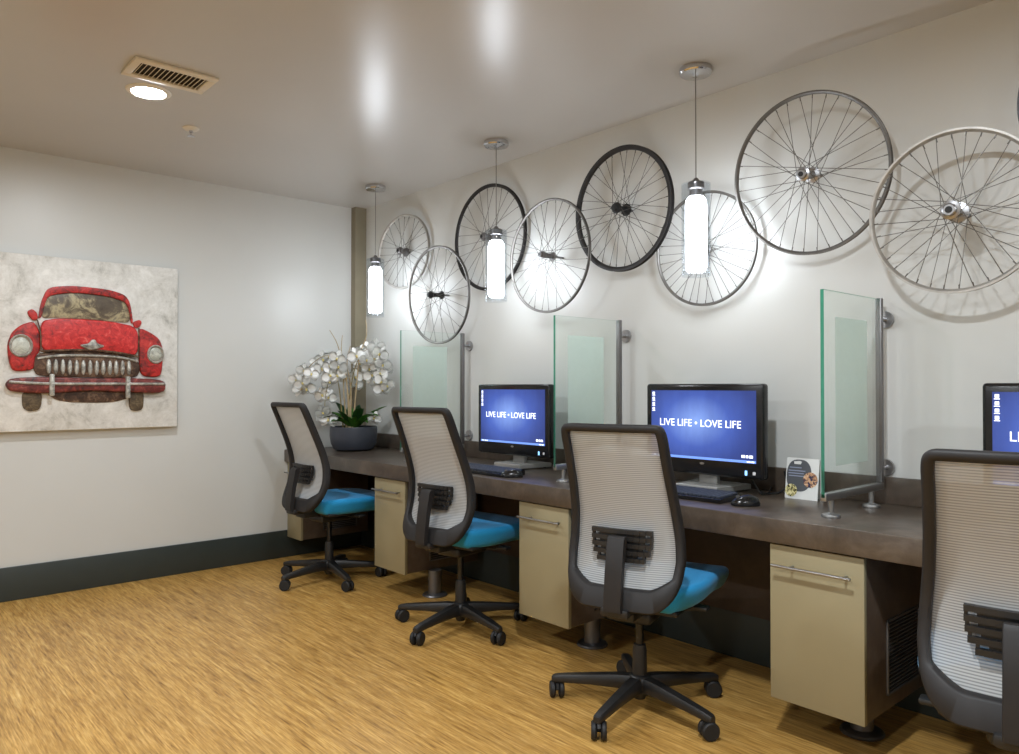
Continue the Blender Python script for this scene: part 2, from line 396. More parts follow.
# ------------------------------------------------------------------ glass dividers
def divider(yc, label):
    g = thing('glass_divider', label, 'divider', (2.43, yc, DESK_Z), 0, 'glass dividers between the workstations')
    x0, x1, z0, z1, t = -.002, .445, .07, .757, .006
    bm = B(); box(bm, (x0, -t, z0), (x1, t, z1))
    bm.faces.ensure_lookup_table()
    for f in bm.faces: f.material_index = 0 if abs(f.normal.y) > .5 else 1
    pane = obj('pane', bm, [M['glass'], M['edge']], g, False)
    obj('frosted_field', box(B(), (.078, -t-.0008, .17), (.325, -t-.0002, .67)), M['frost'], pane, False)
    bm = B(); box(bm, (x0, -.011, .058), (x1+.01, .011, .083), .002); obj('bottom_channel', bm, M['alu'], g)
    bm = B(); box(bm, (x1-.008, -.011, .083), (x1+.012, .011, z1+.004), .002); obj('wall_channel', bm, M['dsteel'], g)
    for x in (.055, .37):
        bm = B(); lathe(bm, [(0, 0), (.03, 0), (.031, .004), (.029, .01), (.012, .014), (.0095, .016), (.0095, .06), (0, .06)], 28)
        obj('foot', bm, M['alu'], g, loc=(x, 0, 0))
    for z in (.134, .685):
        bm = B(); xw = DX-2.43
        cyl(bm, (x1+.008, 0, z), (xw-.012, 0, z), .009, 16)
        lathe(bm, [(0, 0), (.03, 0), (.031, .003), (.031, .01), (.027, .013), (0, .013)], 32, 0, Matrix.Translation((xw-.0125, 0, z)) @ Matrix.Rotation(PI/2, 4, 'Y'))
        obj('wall_standoff', bm, M['steel'], g)
    return g
divider(1.17, 'large green-edged glass divider on the desk beside the small white card')
divider(2.41, 'glass divider standing behind the middle chair, between the two lit monitors')
divider(3.65, 'farthest glass divider, between the white orchid and the first monitor')

# ------------------------------------------------------------------ bicycle wheels
def wheel(y, z, s, yaw, pitch, R, style, label, nsp=32, rot=0.0):
    a, b = math.radians(yaw), math.radians(pitch)
    n = Vector((-math.cos(a)*math.cos(b), -math.sin(a)*math.cos(b), math.sin(b)))
    e1 = n.cross(Vector((0, 0, 1))).normalized(); e2 = n.cross(e1)
    rm = Matrix((e1, e2, n)).transposed()
    w = thing('bicycle_wheel', label, 'bicycle wheel', (DX-s, y, z), 0, 'bicycle wheels hung on the wall')
    w.rotation_euler = rm.to_euler()
    rimm = M[style[0]]; spm = M[style[1]]; hubm = M[style[2]]
    depth, wid = style[3], style[4]                    # radial depth and axial width of the rim
    ro, ri = R, R-depth
    sec = [(ro, -wid), (ro-.002, -wid*.62), (ro-.006, -wid*.5), (ro-.006, wid*.5), (ro-.002, wid*.62), (ro, wid), (ro-depth*.45, wid*.98), (ri+.002, wid*.5), (ri, 0), (ri+.002, -wid*.5), (ro-depth*.45, -wid*.98)]
    bm = B(); lathe(bm, sec+[sec[0]], 96); bmesh.ops.remove_doubles(bm, verts=bm.verts[:], dist=1e-6)
    obj('rim', bm, rimm, w)
    hf, hb = style[5], -style[6]                        # flange offsets toward the room / the wall
    fr = style[7]
    bm = B(); lathe(bm, [(0, hb-.018), (.009, hb-.018), (.011, hb-.006), (fr, hb-.004), (fr, hb+.002), (.016, hb+.006), (.013, 0), (.016, hf-.006), (fr*.9, hf-.002), (fr*.9, hf+.004), (fr*.62, hf+.007), (fr*.62, hf+.018), (fr*.5, hf+.021), (.0, hf+.021)], 28)
    hub = obj('hub', bm, hubm, w)
    bm = B(); wall_d = s/max(.2, math.cos(b)*math.cos(a))-.0004
    lathe(bm, [(0, hb-.01), (.006, hb-.01), (.006, -wall_d), (0, -wall_d)], 12)
    nb = B(); lathe(nb, [(0, hf+.02), (fr*.32, hf+.02), (fr*.32, hf+.0235), (0, hf+.0235)], 16); obj('axle_nut', nb, M['rubber'], hub)
    obj('axle', bm, M['dsteel'], hub)
    meshes = []
    for k in range(4):                                  # two flanges, two lean directions
        f = 1 if k % 2 == 0 else -1; ln = 1 if k < 2 else -1
        zz = hf if f == 1 else hb; rr = fr*(.82 if f == 1 else .9); off = 1.25*ln
        p0 = (rr*math.cos(off), rr*math.sin(off), zz); p1 = ((ri+.003), 0, f*wid*.25)
        bm = B(); cyl(bm, p0, p1, .00125, 6); cyl(bm, (ri-.013, 0, f*(wid*.25+.001)), (ri+.002, 0, f*wid*.25), .0022, 6)
        me = bpy.data.meshes.new('spoke'); bm.to_mesh(me); bm.free(); me.materials.append(spm)
        meshes.append(me)
    for i in range(nsp):
        o = bpy.data.objects.new('spoke', meshes[(i % 2)+2*((i//2) % 2)]); COL.objects.link(o)
        o.parent = w; o.rotation_euler = (0, 0, rot+2*PI*i/nsp)
    return w
silver = ('rimsil', 'spoke', 'steel', .016, .010, .035, .035, .03)
grey = ('rimgrey', 'spoke', 'rubber', .015, .0085, .055, .03, .026)
black = ('rimblk', 'spokeblk', 'rubber', .024, .012, .04, .03, .03)
wheel(4.301, 2.089, .055, 8, 1.5, .254, ('rimsil', 'spoke', 'dsteel', .016, .009, .03, .022, .03), 'small silver bicycle wheel on the wall nearest the corner, highest by the first pendant', 28)
wheel(3.861, 1.752, .09, 1.5, -3, .309, grey, 'grey-rimmed bicycle wheel with black protruding hub, lowest, over the farthest glass divider', 28, .1)
wheel(3.412, 2.056, .045, 1.0, -1.0, .314, ('rimblk', 'spoke', 'dsteel', .02, .009, .04, .02, .028), 'dark-rimmed bicycle wheel with sparse spokes behind the second pendant lamp', 28, .05)
wheel(2.849, 1.868, .11, -1.1, .4, .303, ('rimgrey', 'spoke', 'dsteel', .013, .008, .045, .03, .024), 'thin grey-rimmed bicycle wheel hung low, right of the second pendant, above the second divider', 32, .02)
wheel(2.376, 2.040, .075, -1.2, -1.2, .304, black, 'solid black-rimmed bicycle wheel with black hub and many spokes', 36, .03)
wheel(1.928, 1.789, .045, 1.0, -.8, .255, ('rimgrey', 'spoke', 'dsteel', .012, .008, .03, .018, .022), 'small thin-rimmed bicycle wheel hanging directly behind the largest pendant lamp', 36)
wheel(1.409, 1.998, .12, 2.0, -8.9, .309, ('rimgrey', 'spoke', 'steel', .014, .010, .045, .035, .03), 'large high grey bicycle wheel leaning out from the wall, right of the largest pendant', 36, .04)
wheel(0.881, 1.756, .165, 2.8, -3.9, .270, ('rimsil', 'spoke', 'steel', .015, .011, .05, .035, .034), 'silver bicycle wheel with a bright hub, above and right of the large glass divider', 36, .02)
wheel(0.418, 2.08, .07, 0, -2, .306, black, 'black bicycle wheel cut off by the right edge of the picture', 32)

# ------------------------------------------------------------------ pendants
def pendant(y, label):
    p = thing('pendant_lamp', label, 'pendant lamp', (2.648, y, H), 0, 'glass tube pendant lamps')
    bm = B(); lathe(bm, [(0, 0), (.066, 0), (.067, -.006), (.067, -.020), (.062, -.026), (.02, -.028), (.008, -.034), (0, -.034)], 40)
    obj('ceiling_canopy', bm, M['chrome'], p)
    obj('cord', cyl(B(), (0, 0, -.033), (0, 0, -.475), .0022, 8), M['cord'], p)
    bm = B(); lathe(bm, [(0, -.455), (.008, -.456), (.016, -.468), (.03, -.472), (.034, -.476), (.034, -.5), (.026, -.505), (.026, -.535), (0, -.535)], 28)
    obj('socket_cap', bm, M['dsteel'], p)
    bm = B(); ro, ri, zt, zb = .059, .055, -.48, -.86
    lathe(bm, [(ri, zb), (ro, zb), (ro, zt), (.034, zt), (.034, zt-.004), (ri, zt-.004), (ri, zb)], 48)
    bmesh.ops.remove_doubles(bm, verts=bm.verts[:], dist=1e-6)
    obj('outer_glass', bm, M['tube'], p)
    bm = B(); lathe(bm, [(0, -.532), (.03, -.533), (.041, -.548), (.043, -.57), (.043, -.822), (.04, -.829), (0, -.83)], 36)
    obj('frosted_tube', bm, M['lamp'], p)
    return p
pendant(1.807, 'largest glass tube pendant lamp, hanging in front of a small thin-rimmed wheel')
pendant(3.068, 'middle glass tube pendant lamp, in front of the dark-rimmed wheel')
pendant(4.28, 'farthest glass tube pendant lamp, hanging by the room corner above the orchid')

# ------------------------------------------------------------------ ceiling fittings
DOWN_W = 24
def downlight(x, y, label, power=DOWN_W):
    d = thing('recessed_downlight', label, 'ceiling light', (x, y, H), 0, 'round recessed ceiling lights')
    bm = B(); lathe(bm, [(.068, -.001), (.072, -.008), (.09, -.005), (.094, 0), (.068, -.0005)], 40)
    obj('trim_ring', bm, M['white'], d)
    bm = B(); lathe(bm, [(0, -.004), (.069, -.004), (.069, -.001), (0, -.001)], 40)
    obj('lens', bm, M['down'], d)
    li = bpy.data.lights.new('downlight_bulb', 'AREA'); li.shape = 'DISK'; li.size = .13; li.energy = power; li.color = (.88, .945, 1); li.spread = math.radians(178)
    lo = bpy.data.objects.new('downlight_bulb', li); COL.objects.link(lo); lo.parent = d; lo.location = (0, 0, -.006)
downlight(1.04, 3.575, 'bright recessed ceiling light next to the air vent', 13)
for i, (x, y) in enumerate(((1.04, .9), (-.9, 2.6), (-.9, .2), (1.04, -1.6))):  # unseen ceiling lamps added to brighten the room
    downlight(x, y, ['added fill light in the ceiling above the camera, out of view', 'added fill light out of view to the left over the open floor', 'added fill light out of view left of the camera', 'added fill light out of view behind the camera on the desk side', 'added fill light out of view behind the camera on the far side'][i])
v = thing('air_vent', 'cream rectangular slatted air vent in the ceiling', 'air vent', (1.052, 3.322, H), 0)
bm = B(); hx, hy = .166, .104
for lo, hi in (((-hx, -hy), (hx, -hy+.035)), ((-hx, hy-.035), (hx, hy)), ((-hx, -hy+.03), (-hx+.032, hy-.03)), ((hx-.032, -hy+.03), (hx, hy-.03))):
    box(bm, (*lo, -.012), (*hi, 0), .003)
obj('vent_frame', bm, M['vent'], v)
bm = B()
for k in range(15):
    x = -hx+.04+k*.0178
    t = B(); box(t, (-.0012, -hy+.03, -.007), (.0012, hy-.03, .007)); merge(bm, t, 0, Matrix.Translation((x, 0, -.007)) @ Matrix.Rotation(.6, 4, 'Y'))
obj('louvers', bm, M['vent'], v)
obj('opening_shade', box(B(), (-hx+.03, -hy+.03, -.002), (hx-.03, hy-.03, -.0004)), M['dark'], v)  # thin dark backing painted as the shade above the louvers
s = thing('fire_sprinkler', 'small white sprinkler head on the ceiling', 'sprinkler', (1.349, 3.939, H))
bm = B(); lathe(bm, [(0, 0), (.04, 0), (.04, -.004), (.03, -.012), (.014, -.014), (0, -.014)], 32); obj('escutcheon', bm, M['white'], s)
bm = B(); lathe(bm, [(0, -.012), (.01, -.012), (.01, -.024), (.004, -.026), (.004, -.04), (.019, -.041), (.019, -.044), (0, -.045)], 20); obj('deflector', bm, M['chrome'], s)

# ------------------------------------------------------------------ painting (a metal relief of an old car)
pt = thing('car_wall_art', 'square metal relief picture of an old red car on off-white ground', 'picture', (1.1, LY, .925))
YF = LY-.05
bm = B(); box(bm, (.60, YF, .927), (1.597, LY-.001, 1.905), .003); obj('canvas', at(pt, bm), M['canvas'], pt)
def rel(name, poly, d0, d1, mat, bev=.004, parent=None, label=None):
    bm = B(); prism(bm, chaikin(poly), lambda a, b, d: (a, YF-d, b), d0, d1, 0, bev)
    o = obj(name, at(pt, bm), M[mat], parent or pt)
    if label: o['label'] = label
    return o
rel('roof', [(0.848, 1.557), (0.86, 1.641), (0.887, 1.715), (0.916, 1.735), (1.023, 1.75), (1.199, 1.744), (1.29, 1.72), (1.32, 1.675), (1.338, 1.553), (1.324, 1.552), (1.313, 1.638), (1.287, 1.681), (1.199, 1.704), (1.023, 1.713), (0.895, 1.685), (0.878, 1.631), (0.862, 1.555)], -.001, .016, 'red', .003)
ws = rel('windscreen', [(0.862, 1.555), (0.878, 1.631), (0.895, 1.685), (1.023, 1.713), (1.199, 1.704), (1.287, 1.681), (1.313, 1.638), (1.324, 1.552), (1.221, 1.558), (1.054, 1.564), (0.935, 1.562)], -.001, .006, 'windsc', .001)
hood = rel('hood', [(0.857, 1.538), (0.935, 1.558), (1.054, 1.562), (1.221, 1.556), (1.365, 1.531), (1.364, 1.355), (1.265, 1.372), (1.106, 1.385), (0.955, 1.378), (0.861, 1.372)], -.001, .024, 'hoodred', .01)
fa = rel('fender', [(0.824, 1.536), (0.846, 1.502), (0.858, 1.458), (0.858, 1.372), (0.832, 1.335), (0.829, 1.264), (0.73, 1.255), (0.711, 1.316), (0.704, 1.408), (0.725, 1.471), (0.768, 1.514)], -.001, .02, 'red', .01)
fb = rel('fender', [(1.374, 1.529), (1.442, 1.498), (1.488, 1.464), (1.509, 1.401), (1.503, 1.279), (1.489, 1.23), (1.381, 1.235), (1.37, 1.337), (1.369, 1.48)], -.001, .02, 'red', .01)
seam = B()
tube(seam, [(.842, YF-.018, 1.545), (.858, YF-.02, 1.47), (.86, YF-.02, 1.37)], .004); tube(seam, [(1.367, YF-.02, 1.525), (1.3665, YF-.02, 1.42), (1.366, YF-.02, 1.345)], .004)
tube(seam, [(.86, YF-.02, 1.372), (.955, YF-.024, 1.377), (1.106, YF-.024, 1.384), (1.265, YF-.024, 1.371), (1.364, YF-.02, 1.352)], .007)
obj('seam_trim', at(pt, seam), M['rust'], pt)
gr = rel('grille', [(0.828, 1.335), (0.868, 1.367), (1.107, 1.379), (1.265, 1.367), (1.366, 1.334), (1.381, 1.277), (1.354, 1.223), (1.107, 1.227), (0.85, 1.231), (0.826, 1.269)], -.001, .012, 'rust', .004)
for k in range(13):
    bm = B(); x = .9+k*.0345; zc = 1.287-.004*math.cos((k-6)/6*1.4)
    t = B(); bmesh.ops.create_uvsphere(t, u_segments=14, v_segments=10, radius=1)
    merge(bm, t, 0, Matrix.Translation((x, YF-.014, zc)) @ Matrix.Diagonal((.012, .012, .044, 1)))
    obj('grille_tooth', at(pt, bm), M['chromep'], gr)
bm = B(); tube(bm, [(.845, YF-.014, 1.33), (.95, YF-.016, 1.348), (1.107, YF-.016, 1.352), (1.265, YF-.016, 1.346), (1.36, YF-.014, 1.325)], .007); obj('grille_bar', at(pt, bm), M['chromep'], gr)
for (x, z, rx, rz, par) in ((.766, 1.398, .055, .062, fa), (1.462, 1.37, .048, .056, fb)):
    bm = B(); mt = Matrix.Translation((x, YF-.018, z)) @ Matrix.Diagonal((rx, 1, rz, 1)) @ Matrix.Rotation(PI/2, 4, 'X')
    lathe(bm, [(.78, 0), (1.0, 0), (1.02, .008), (.92, .014), (.8, .008), (.78, 0)], 32, 0, mt); hl = obj('headlight_ring', at(pt, bm), M['chromep'], par)
    bm = B(); lathe(bm, [(0, .012), (.4, .010), (.7, .005), (.82, 0), (0, 0)], 32, 0, mt); obj('headlight_lens', at(pt, bm), M['lens'], hl)
rel('undercarriage', [(0.874, 1.148), (1.31, 1.152), (1.332, 1.11), (1.224, 1.078), (0.957, 1.086)], -.001, .005, 'rust', .002)
rel('tire', [(0.773, 1.150), (0.871, 1.150), (0.865, 1.048), (0.813, 1.036), (0.777, 1.055)], -.001, .012, 'tire', .004)
rel('tire', [(1.315, 1.150), (1.401, 1.150), (1.397, 1.037), (1.355, 1.026), (1.319, 1.039)], -.001, .012, 'tire', .004)
bp = rel('bumper', [(0.692, 1.186), (0.719, 1.222), (0.907, 1.229), (1.097, 1.221), (1.309, 1.226), (1.522, 1.216), (1.515, 1.13), (1.31, 1.14), (1.087, 1.152), (0.879, 1.134), (0.715, 1.146)], .008, .034, 'red_dk', .01)
bm = B(); tube(bm, [(.71, YF-.036, 1.2), (.9, YF-.038, 1.19), (1.1, YF-.038, 1.19), (1.31, YF-.038, 1.19), (1.51, YF-.036, 1.19)], .008); obj('bumper_bar', at(pt, bm), M['chromep'], bp)
for x, z0, z1 in ((.912, 1.12, 1.245), (1.304, 1.104, 1.235)):
    bm = B(); box(bm, (x-.013, YF-.05, z0), (x+.013, YF-.02, z1), .009, 3); obj('bumper_guard', at(pt, bm), M['chromep'], bp)
rel('mirror', [(0.795, 1.589), (0.819, 1.605), (0.843, 1.584), (0.848, 1.546), (0.824, 1.539), (0.805, 1.56)], -.001, .014, 'red', .004)
rel('mirror', [(1.335, 1.56), (1.374, 1.577), (1.387, 1.559), (1.369, 1.526), (1.343, 1.527)], -.001, .014, 'red', .004)
rel('hood_ornament', [(1.045, 1.412), (1.096, 1.422), (1.11, 1.446), (1.13, 1.446), (1.14, 1.424), (1.185, 1.41), (1.127, 1.386), (1.086, 1.388)], .02, .036, 'chromep', .006)

# ------------------------------------------------------------------ task chairs
def interp(tab, x):
    if x <= tab[0][0]: return tab[0][1]
    for (a, fa_), (b, fb_) in zip(tab, tab[1:]):
        if x <= b:
            t = (x-a)/(b-a); t = t*t*(3-2*t) if False else t
            return fa_+(fb_-fa_)*t
    return tab[-1][1]
PROFT = [(.38, -.255), (.42, -.252), (.46, -.236), (.5, -.216), (.55, -.194), (.6, -.180), (.66, -.176), (.72, -.184), (.8, -.211), (.88, -.245), (.96, -.280), (1.05, -.322)]
def xp(z):                                           # smoothed backrest profile
    return sum(interp(PROFT, z+d) for d in (-.03, -.015, 0, .015, .03))/5
def curv(y): return .035*(y/.19)**2
HWT = [(.428, .120), (.436, .140), (.452, .160), (.478, .178), (.515, .191), (.58, .198), (.66, .193), (.75, .184), (.85, .177), (.95, .173), (1.0, .172), (1.025, .169), (1.034, .162), (1.036, .15)]
def make_chair(label):
    c = thing('task_chair', label, 'office chair', (0, 0, 0), 0, 'mesh back task chairs at the desk')
    # --- back frame loop (y, z) counter-clockwise seen from behind
    side = [(HWT[i][1], HWT[i][0]) for i in range(len(HWT))]
    sm = []
    for i in range(len(side)-1):
        (a, b), (a2, b2) = side[i], side[i+1]
        k = max(1, int(math.hypot(a2-a, b2-b)/.02))
        for j in range(k): sm.append((a+(a2-a)*j/k, b+(b2-b)*j/k))
    sm.append(side[-1])
    top = [(.15-.3*j/12, 1.036) for j in range(1, 12)]
    left = [(-a, b) for a, b in reversed(sm)]
    bot = [(-.12+.24*j/12, .428) for j in range(1, 12)]
    loop = sm+top+left+bot
    for _ in range(2):                                  # corner cutting
        loop = [q for i in range(len(loop)) for q in ((.75*loop[i-1][0]+.25*loop[i][0], .75*loop[i-1][1]+.25*loop[i][1]), (.25*loop[i-1][0]+.75*loop[i][0], .25*loop[i-1][1]+.75*loop[i][1]))]
    N = len(loop)
    bm = B(); rings = []
    for i, (y, z) in enumerate(loop):
        py, pz = loop[i-1]; ny, nz = loop[(i+1) % N]
        ty, tz = ny-py, nz-pz; l = math.hypot(ty, tz); ty, tz = ty/l, tz/l
        oy, oz = tz, -ty                                # outward normal
        low = max(0, min(1, (.53-z)/.12))
        wi = .013+.064*low*(.35+.65*abs(oz)**.5); wo = .014
        x0 = xp(z)+curv(y); dpt = .042
        ch = .007
        g = max(0, min(1, (.55-z)/.122)); g = g*g*(3-2*g)
        iy, iz = y-oy*.013*(1-g)-math.copysign(min(abs(y)*.09, .012), y)*g, z-oz*.013*(1-g)+.060*g
        ux, uz = y+oy*wo, z+oz*wo                       # outer edge; (iy, iz) is the inner edge
        L_ = max(1e-4, math.hypot(ux-iy, uz-iz)); c_ = ch/L_
        pt = lambda t_, d: bm.verts.new((xp(iz+(uz-iz)*t_)*.5+x0*.5-curv(y)*.5+curv(iy+(ux-iy)*t_)*.5+d, iy+(ux-iy)*t_, iz+(uz-iz)*t_))
        rings.append([pt(1-c_, 0), pt(1, ch), pt(1, dpt-ch), pt(1-c_, dpt), pt(c_, dpt), pt(0, dpt-ch), pt(0, ch), pt(c_, 0)])
    for i in range(N):
        a, b = rings[i], rings[(i+1) % N]
        for j in range(8): bm.faces.new((a[j], a[(j+1) % 8], b[(j+1) % 8], b[j]))
    bmesh.ops.recalc_face_normals(bm, faces=bm.faces[:])
    obj('back_frame', bm, M['frame'], c, ang=50)
    # --- mesh
    bm = B(); rows = []
    zs = [.436+(1.034-.436)*i/40 for i in range(41)]
    hw = lambda z: interp([(h[0], h[1]) for h in HWT], z)
    for z in zs:
        r_ = []
        for k in range(17):
            y = (k/8-1)*(hw(z)-.002)
            r_.append(bm.verts.new((xp(z)+curv(y)+.014, y, z)))
        rows.append(r_)
    for a, b in zip(rows, rows[1:]):
        for k in range(16): bm.faces.new((a[k], b[k], b[k+1], a[k+1]))
    obj('back_mesh', bm, M['mesh'], c)
    # --- rear post and lumbar support
    bm = B()
    prism(bm, [(-.25, .41), (-.278, .418), (-.280, .44), (-.266, .55), (-.246, .652), (-.236, .664), (-.216, .664), (-.216, .64), (-.24, .55), (-.256, .44)], lambda a, b, d: (a, d, b), -.031, .031, 0, .004)
    obj('back_post', bm, M['frame'], c)
    bm = B(); xl = lambda z, y: xp(z)+curv(y)-.001
    for k in range(5):
        z = .572+k*.0238; w_ = (.086, .102, .108, .11, .11)[k]
        for seg in range(10):
            ya, yb = -w_+2*w_*seg/10, -w_+2*w_*(seg+1)/10
            xm = xl(z+.008, (ya+yb)/2)
            box(bm, (xm-.016, ya-.0006, z), (xm, yb+.0006, z+.0148))
        if k < 4:
            w2 = min(w_, (.086, .102, .108, .11, .11)[k+1])
            for sgn in (-1, 1):
                xm = xl(z+.02, w2)
                box(bm, (xm-.014, min(sgn*(w2-.008), sgn*w2), z+.01), (xm, max(sgn*(w2-.008), sgn*w2), z+.03))
            for seg in range(8):
                ww = w2-.026; ya, yb = -ww+2*ww*seg/8, -ww+2*ww*(seg+1)/8; xm = xl(z+.02, (ya+yb)/2)
                box(bm, (xm-.007, ya, z+.012), (xm, yb, z+.028))
    obj('lumbar_support', bm, M['black'], c)
    # --- seat
    bm = B(); box(bm, (-.14, -.255, .388), (.39, .255, .482), .036, 5)
    bmesh.ops.subdivide_edges(bm, edges=[e for e in bm.edges if e.calc_length() > .12], cuts=7, use_grid_fill=True)
    for v_ in bm.verts:
        x, y, z = v_.co
        q = max(0, x-.17)/.2; v_.co.z -= .016*q*q
        tz = (z-.388)/.094
        v_.co.z -= .008*math.exp(-((x-.0)**2+y*y)/.02)*max(0, tz)
        e = 1-.16*(1-min(1, max(0, tz)))
        v_.co.y *= e-.10*max(0, -x/.205)*0 ; v_.co.x = x*(1-.06*(1-min(1, max(0, tz)))) 
        rr_ = max(0, .1-x)/.25; v_.co.y *= 1-.30*rr_*rr_
    obj('seat_cushion', bm, M['blue'], c, ang=60)
    bm = B(); box(bm, (-.11, -.175, .378), (.27, .175, .398), .01, 2); obj('seat_pan', bm, M['black'], c)
    bm = B(); box(bm, (-.10, -.075, .330), (.12, .075, .382), .018, 3); box(bm, (-.262, -.05, .395), (-.18, .05, .425), .008, 2); box(bm, (-.2, -.05, .368), (-.06, .05, .425), .008, 2)
    mech = obj('tilt_mechanism', bm, M['black'], c)
    for sgn, xx in ((-1, .06), (1, -.02)):
        bm = B(); tube(bm, [(xx, sgn*.07, .365), (xx+.01, sgn*.16, .362), (xx+.03, sgn*.20, .372)], .006, 8); box(bm, (xx+.005, sgn*.2-.03, .362), (xx+.05, sgn*.2+.03, .378), .006, 2)
        obj('lever', bm, M['black'], mech)
    bm = B(); lathe(bm, [(0, .15), (.0145, .15), (.0145, .34), (0, .34)], 20); obj('gas_piston', bm, M['gloss'], c)
    bm = B(); lathe(bm, [(0, .10), (.027, .10), (.026, .21), (.022, .232), (0, .232)], 24); obj('column_sleeve', bm, M['black'], c)
    bm = B(); lathe(bm, [(0, .035), (.02, .035), (.024, .045), (.036, .06), (.044, .075), (.044, .108), (.036, .12), (.03, .124), (0, .124)], 30); obj('base_hub', bm, M['black'], c)
    for k in range(5):
        bm = B(); rr = []
        for x, w_, zt, zb in ((.02, .025, .118, .062), (.08, .024, .116, .068), (.18, .0215, .104, .068), (.29, .018, .090, .062), (.322, .016, .084, .058), (.330, .012, .080, .060)):
            rr.append([bm.verts.new((x, w_*a, zb+(zt-zb)*b)) for a, b in ((-.8, 0), (.8, 0), (1, .15), (1, .75), (.72, 1), (-.72, 1), (-1, .75), (-1, .15))])
        for a, b in zip(rr, rr[1:]):
            for j in range(8): bm.faces.new((a[j], a[(j+1) % 8], b[(j+1) % 8], b[j]))
        bm.faces.new(rr[0]); bm.faces.new(rr[-1][::-1]); bmesh.ops.recalc_face_normals(bm, faces=bm.faces[:])
        lg = obj('leg', bm, M['black'], c, ang=40)
        bm = B()
        for sgn in (-1, 1):
            lathe(bm, [(0, 0), (.020, 0), (.027, .002), (.031, .006), (.031, .015), (.027, .02), (0, .02)], 28, 0, Matrix.Translation((0, sgn*.006, .031)) @ Matrix.Rotation(-sgn*PI/2, 4, 'X'))
        cyl(bm, (0, -.022, .031), (0, .022, .031), .006, 10)
        prism(bm, [(-.022, .036), (-.018, .054), (0, .062), (.018, .06), (.026, .048), (.018, .05), (0, .046), (-.012, .036)], lambda a, b, d: (a, d, b), -.005, .005)
        cyl(bm, (.012, 0, .04), (.012, 0, .066), .007, 10)
        cs = obj('caster', bm, M['rubber'], lg, loc=(.312, 0, 0))
    return c
ch0 = make_chair('')
legs_of = lambda c: sorted([o for o in c.children if o.name.split('.')[0] == 'leg'], key=lambda o: o.name)
chairs = [
 (ch0, 2.215, 1.76, 19, 49, 'mesh back task chair in the middle, nearest one shown whole, before the larger lit monitor', (.6, -1.2, .5, 1.1, -.4), 0),
 (None, 2.295, 2.924, 9, 49, 'second task chair from the back wall, between two cream cabinets', (-.5, .9, .2, -1.2, .8), .03),
 (None, 2.26, 4.172, 3, 45, 'farthest task chair, beside the back wall and the white orchid', (1.2, .3, -.7, .5, -1.0), .032),
 (None, 2.180, .547, 12, 60, 'closest task chair, cut off at the right edge of the picture', (.3, -.6, 1, .2, .9), -.015),
]
for src, x, y, th, b0, lab, cr, lift in chairs:
    c = src or copy_tree(ch0)
    c.location = (x, y, 0)
    for p_ in c.children:                               # the seat and back stand at the height the gas lift was set to
        if p_.name.split('.')[0] not in ('leg', 'base_hub', 'column_sleeve'): p_.location.z = lift
    c.rotation_euler = (0, 0, math.radians(th)); c['label'] = lab
    for k, lg in enumerate(legs_of(c)):
        lg.rotation_euler = (0, 0, math.radians(b0+72*k-th))
        lg.children[0].rotation_euler = (0, 0, cr[k])

# ------------------------------------------------------------------ computers
def textmesh(body, size, sx):
    cu = bpy.data.curves.new('caption', 'FONT'); cu.body = body; cu.size = size; cu.align_x = 'CENTER'; cu.align_y = 'CENTER'; cu.extrude = .0003
    o = bpy.data.objects.new('caption', cu); COL.objects.link(o)
    dg = bpy.context.evaluated_depsgraph_get(); dg.update()
    me = bpy.data.meshes.new_from_object(o.evaluated_get(dg)); bpy.data.objects.remove(o); bpy.data.curves.remove(cu)
    bm = bmesh.new(); bm.from_mesh(me); bpy.data.meshes.remove(me)
    xs = [v_.co.x for v_ in bm.verts]; w_ = max(xs)-min(xs)
    for v_ in bm.verts: v_.co.x *= sx/w_
    # text x axis -> -y, text y axis -> +z, facing -x
    bm.transform(Matrix(((0, 0, -1, 0), (-1, 0, 0, 0), (0, 1, 0, 0), (0, 0, 0, 1))))
    return bm
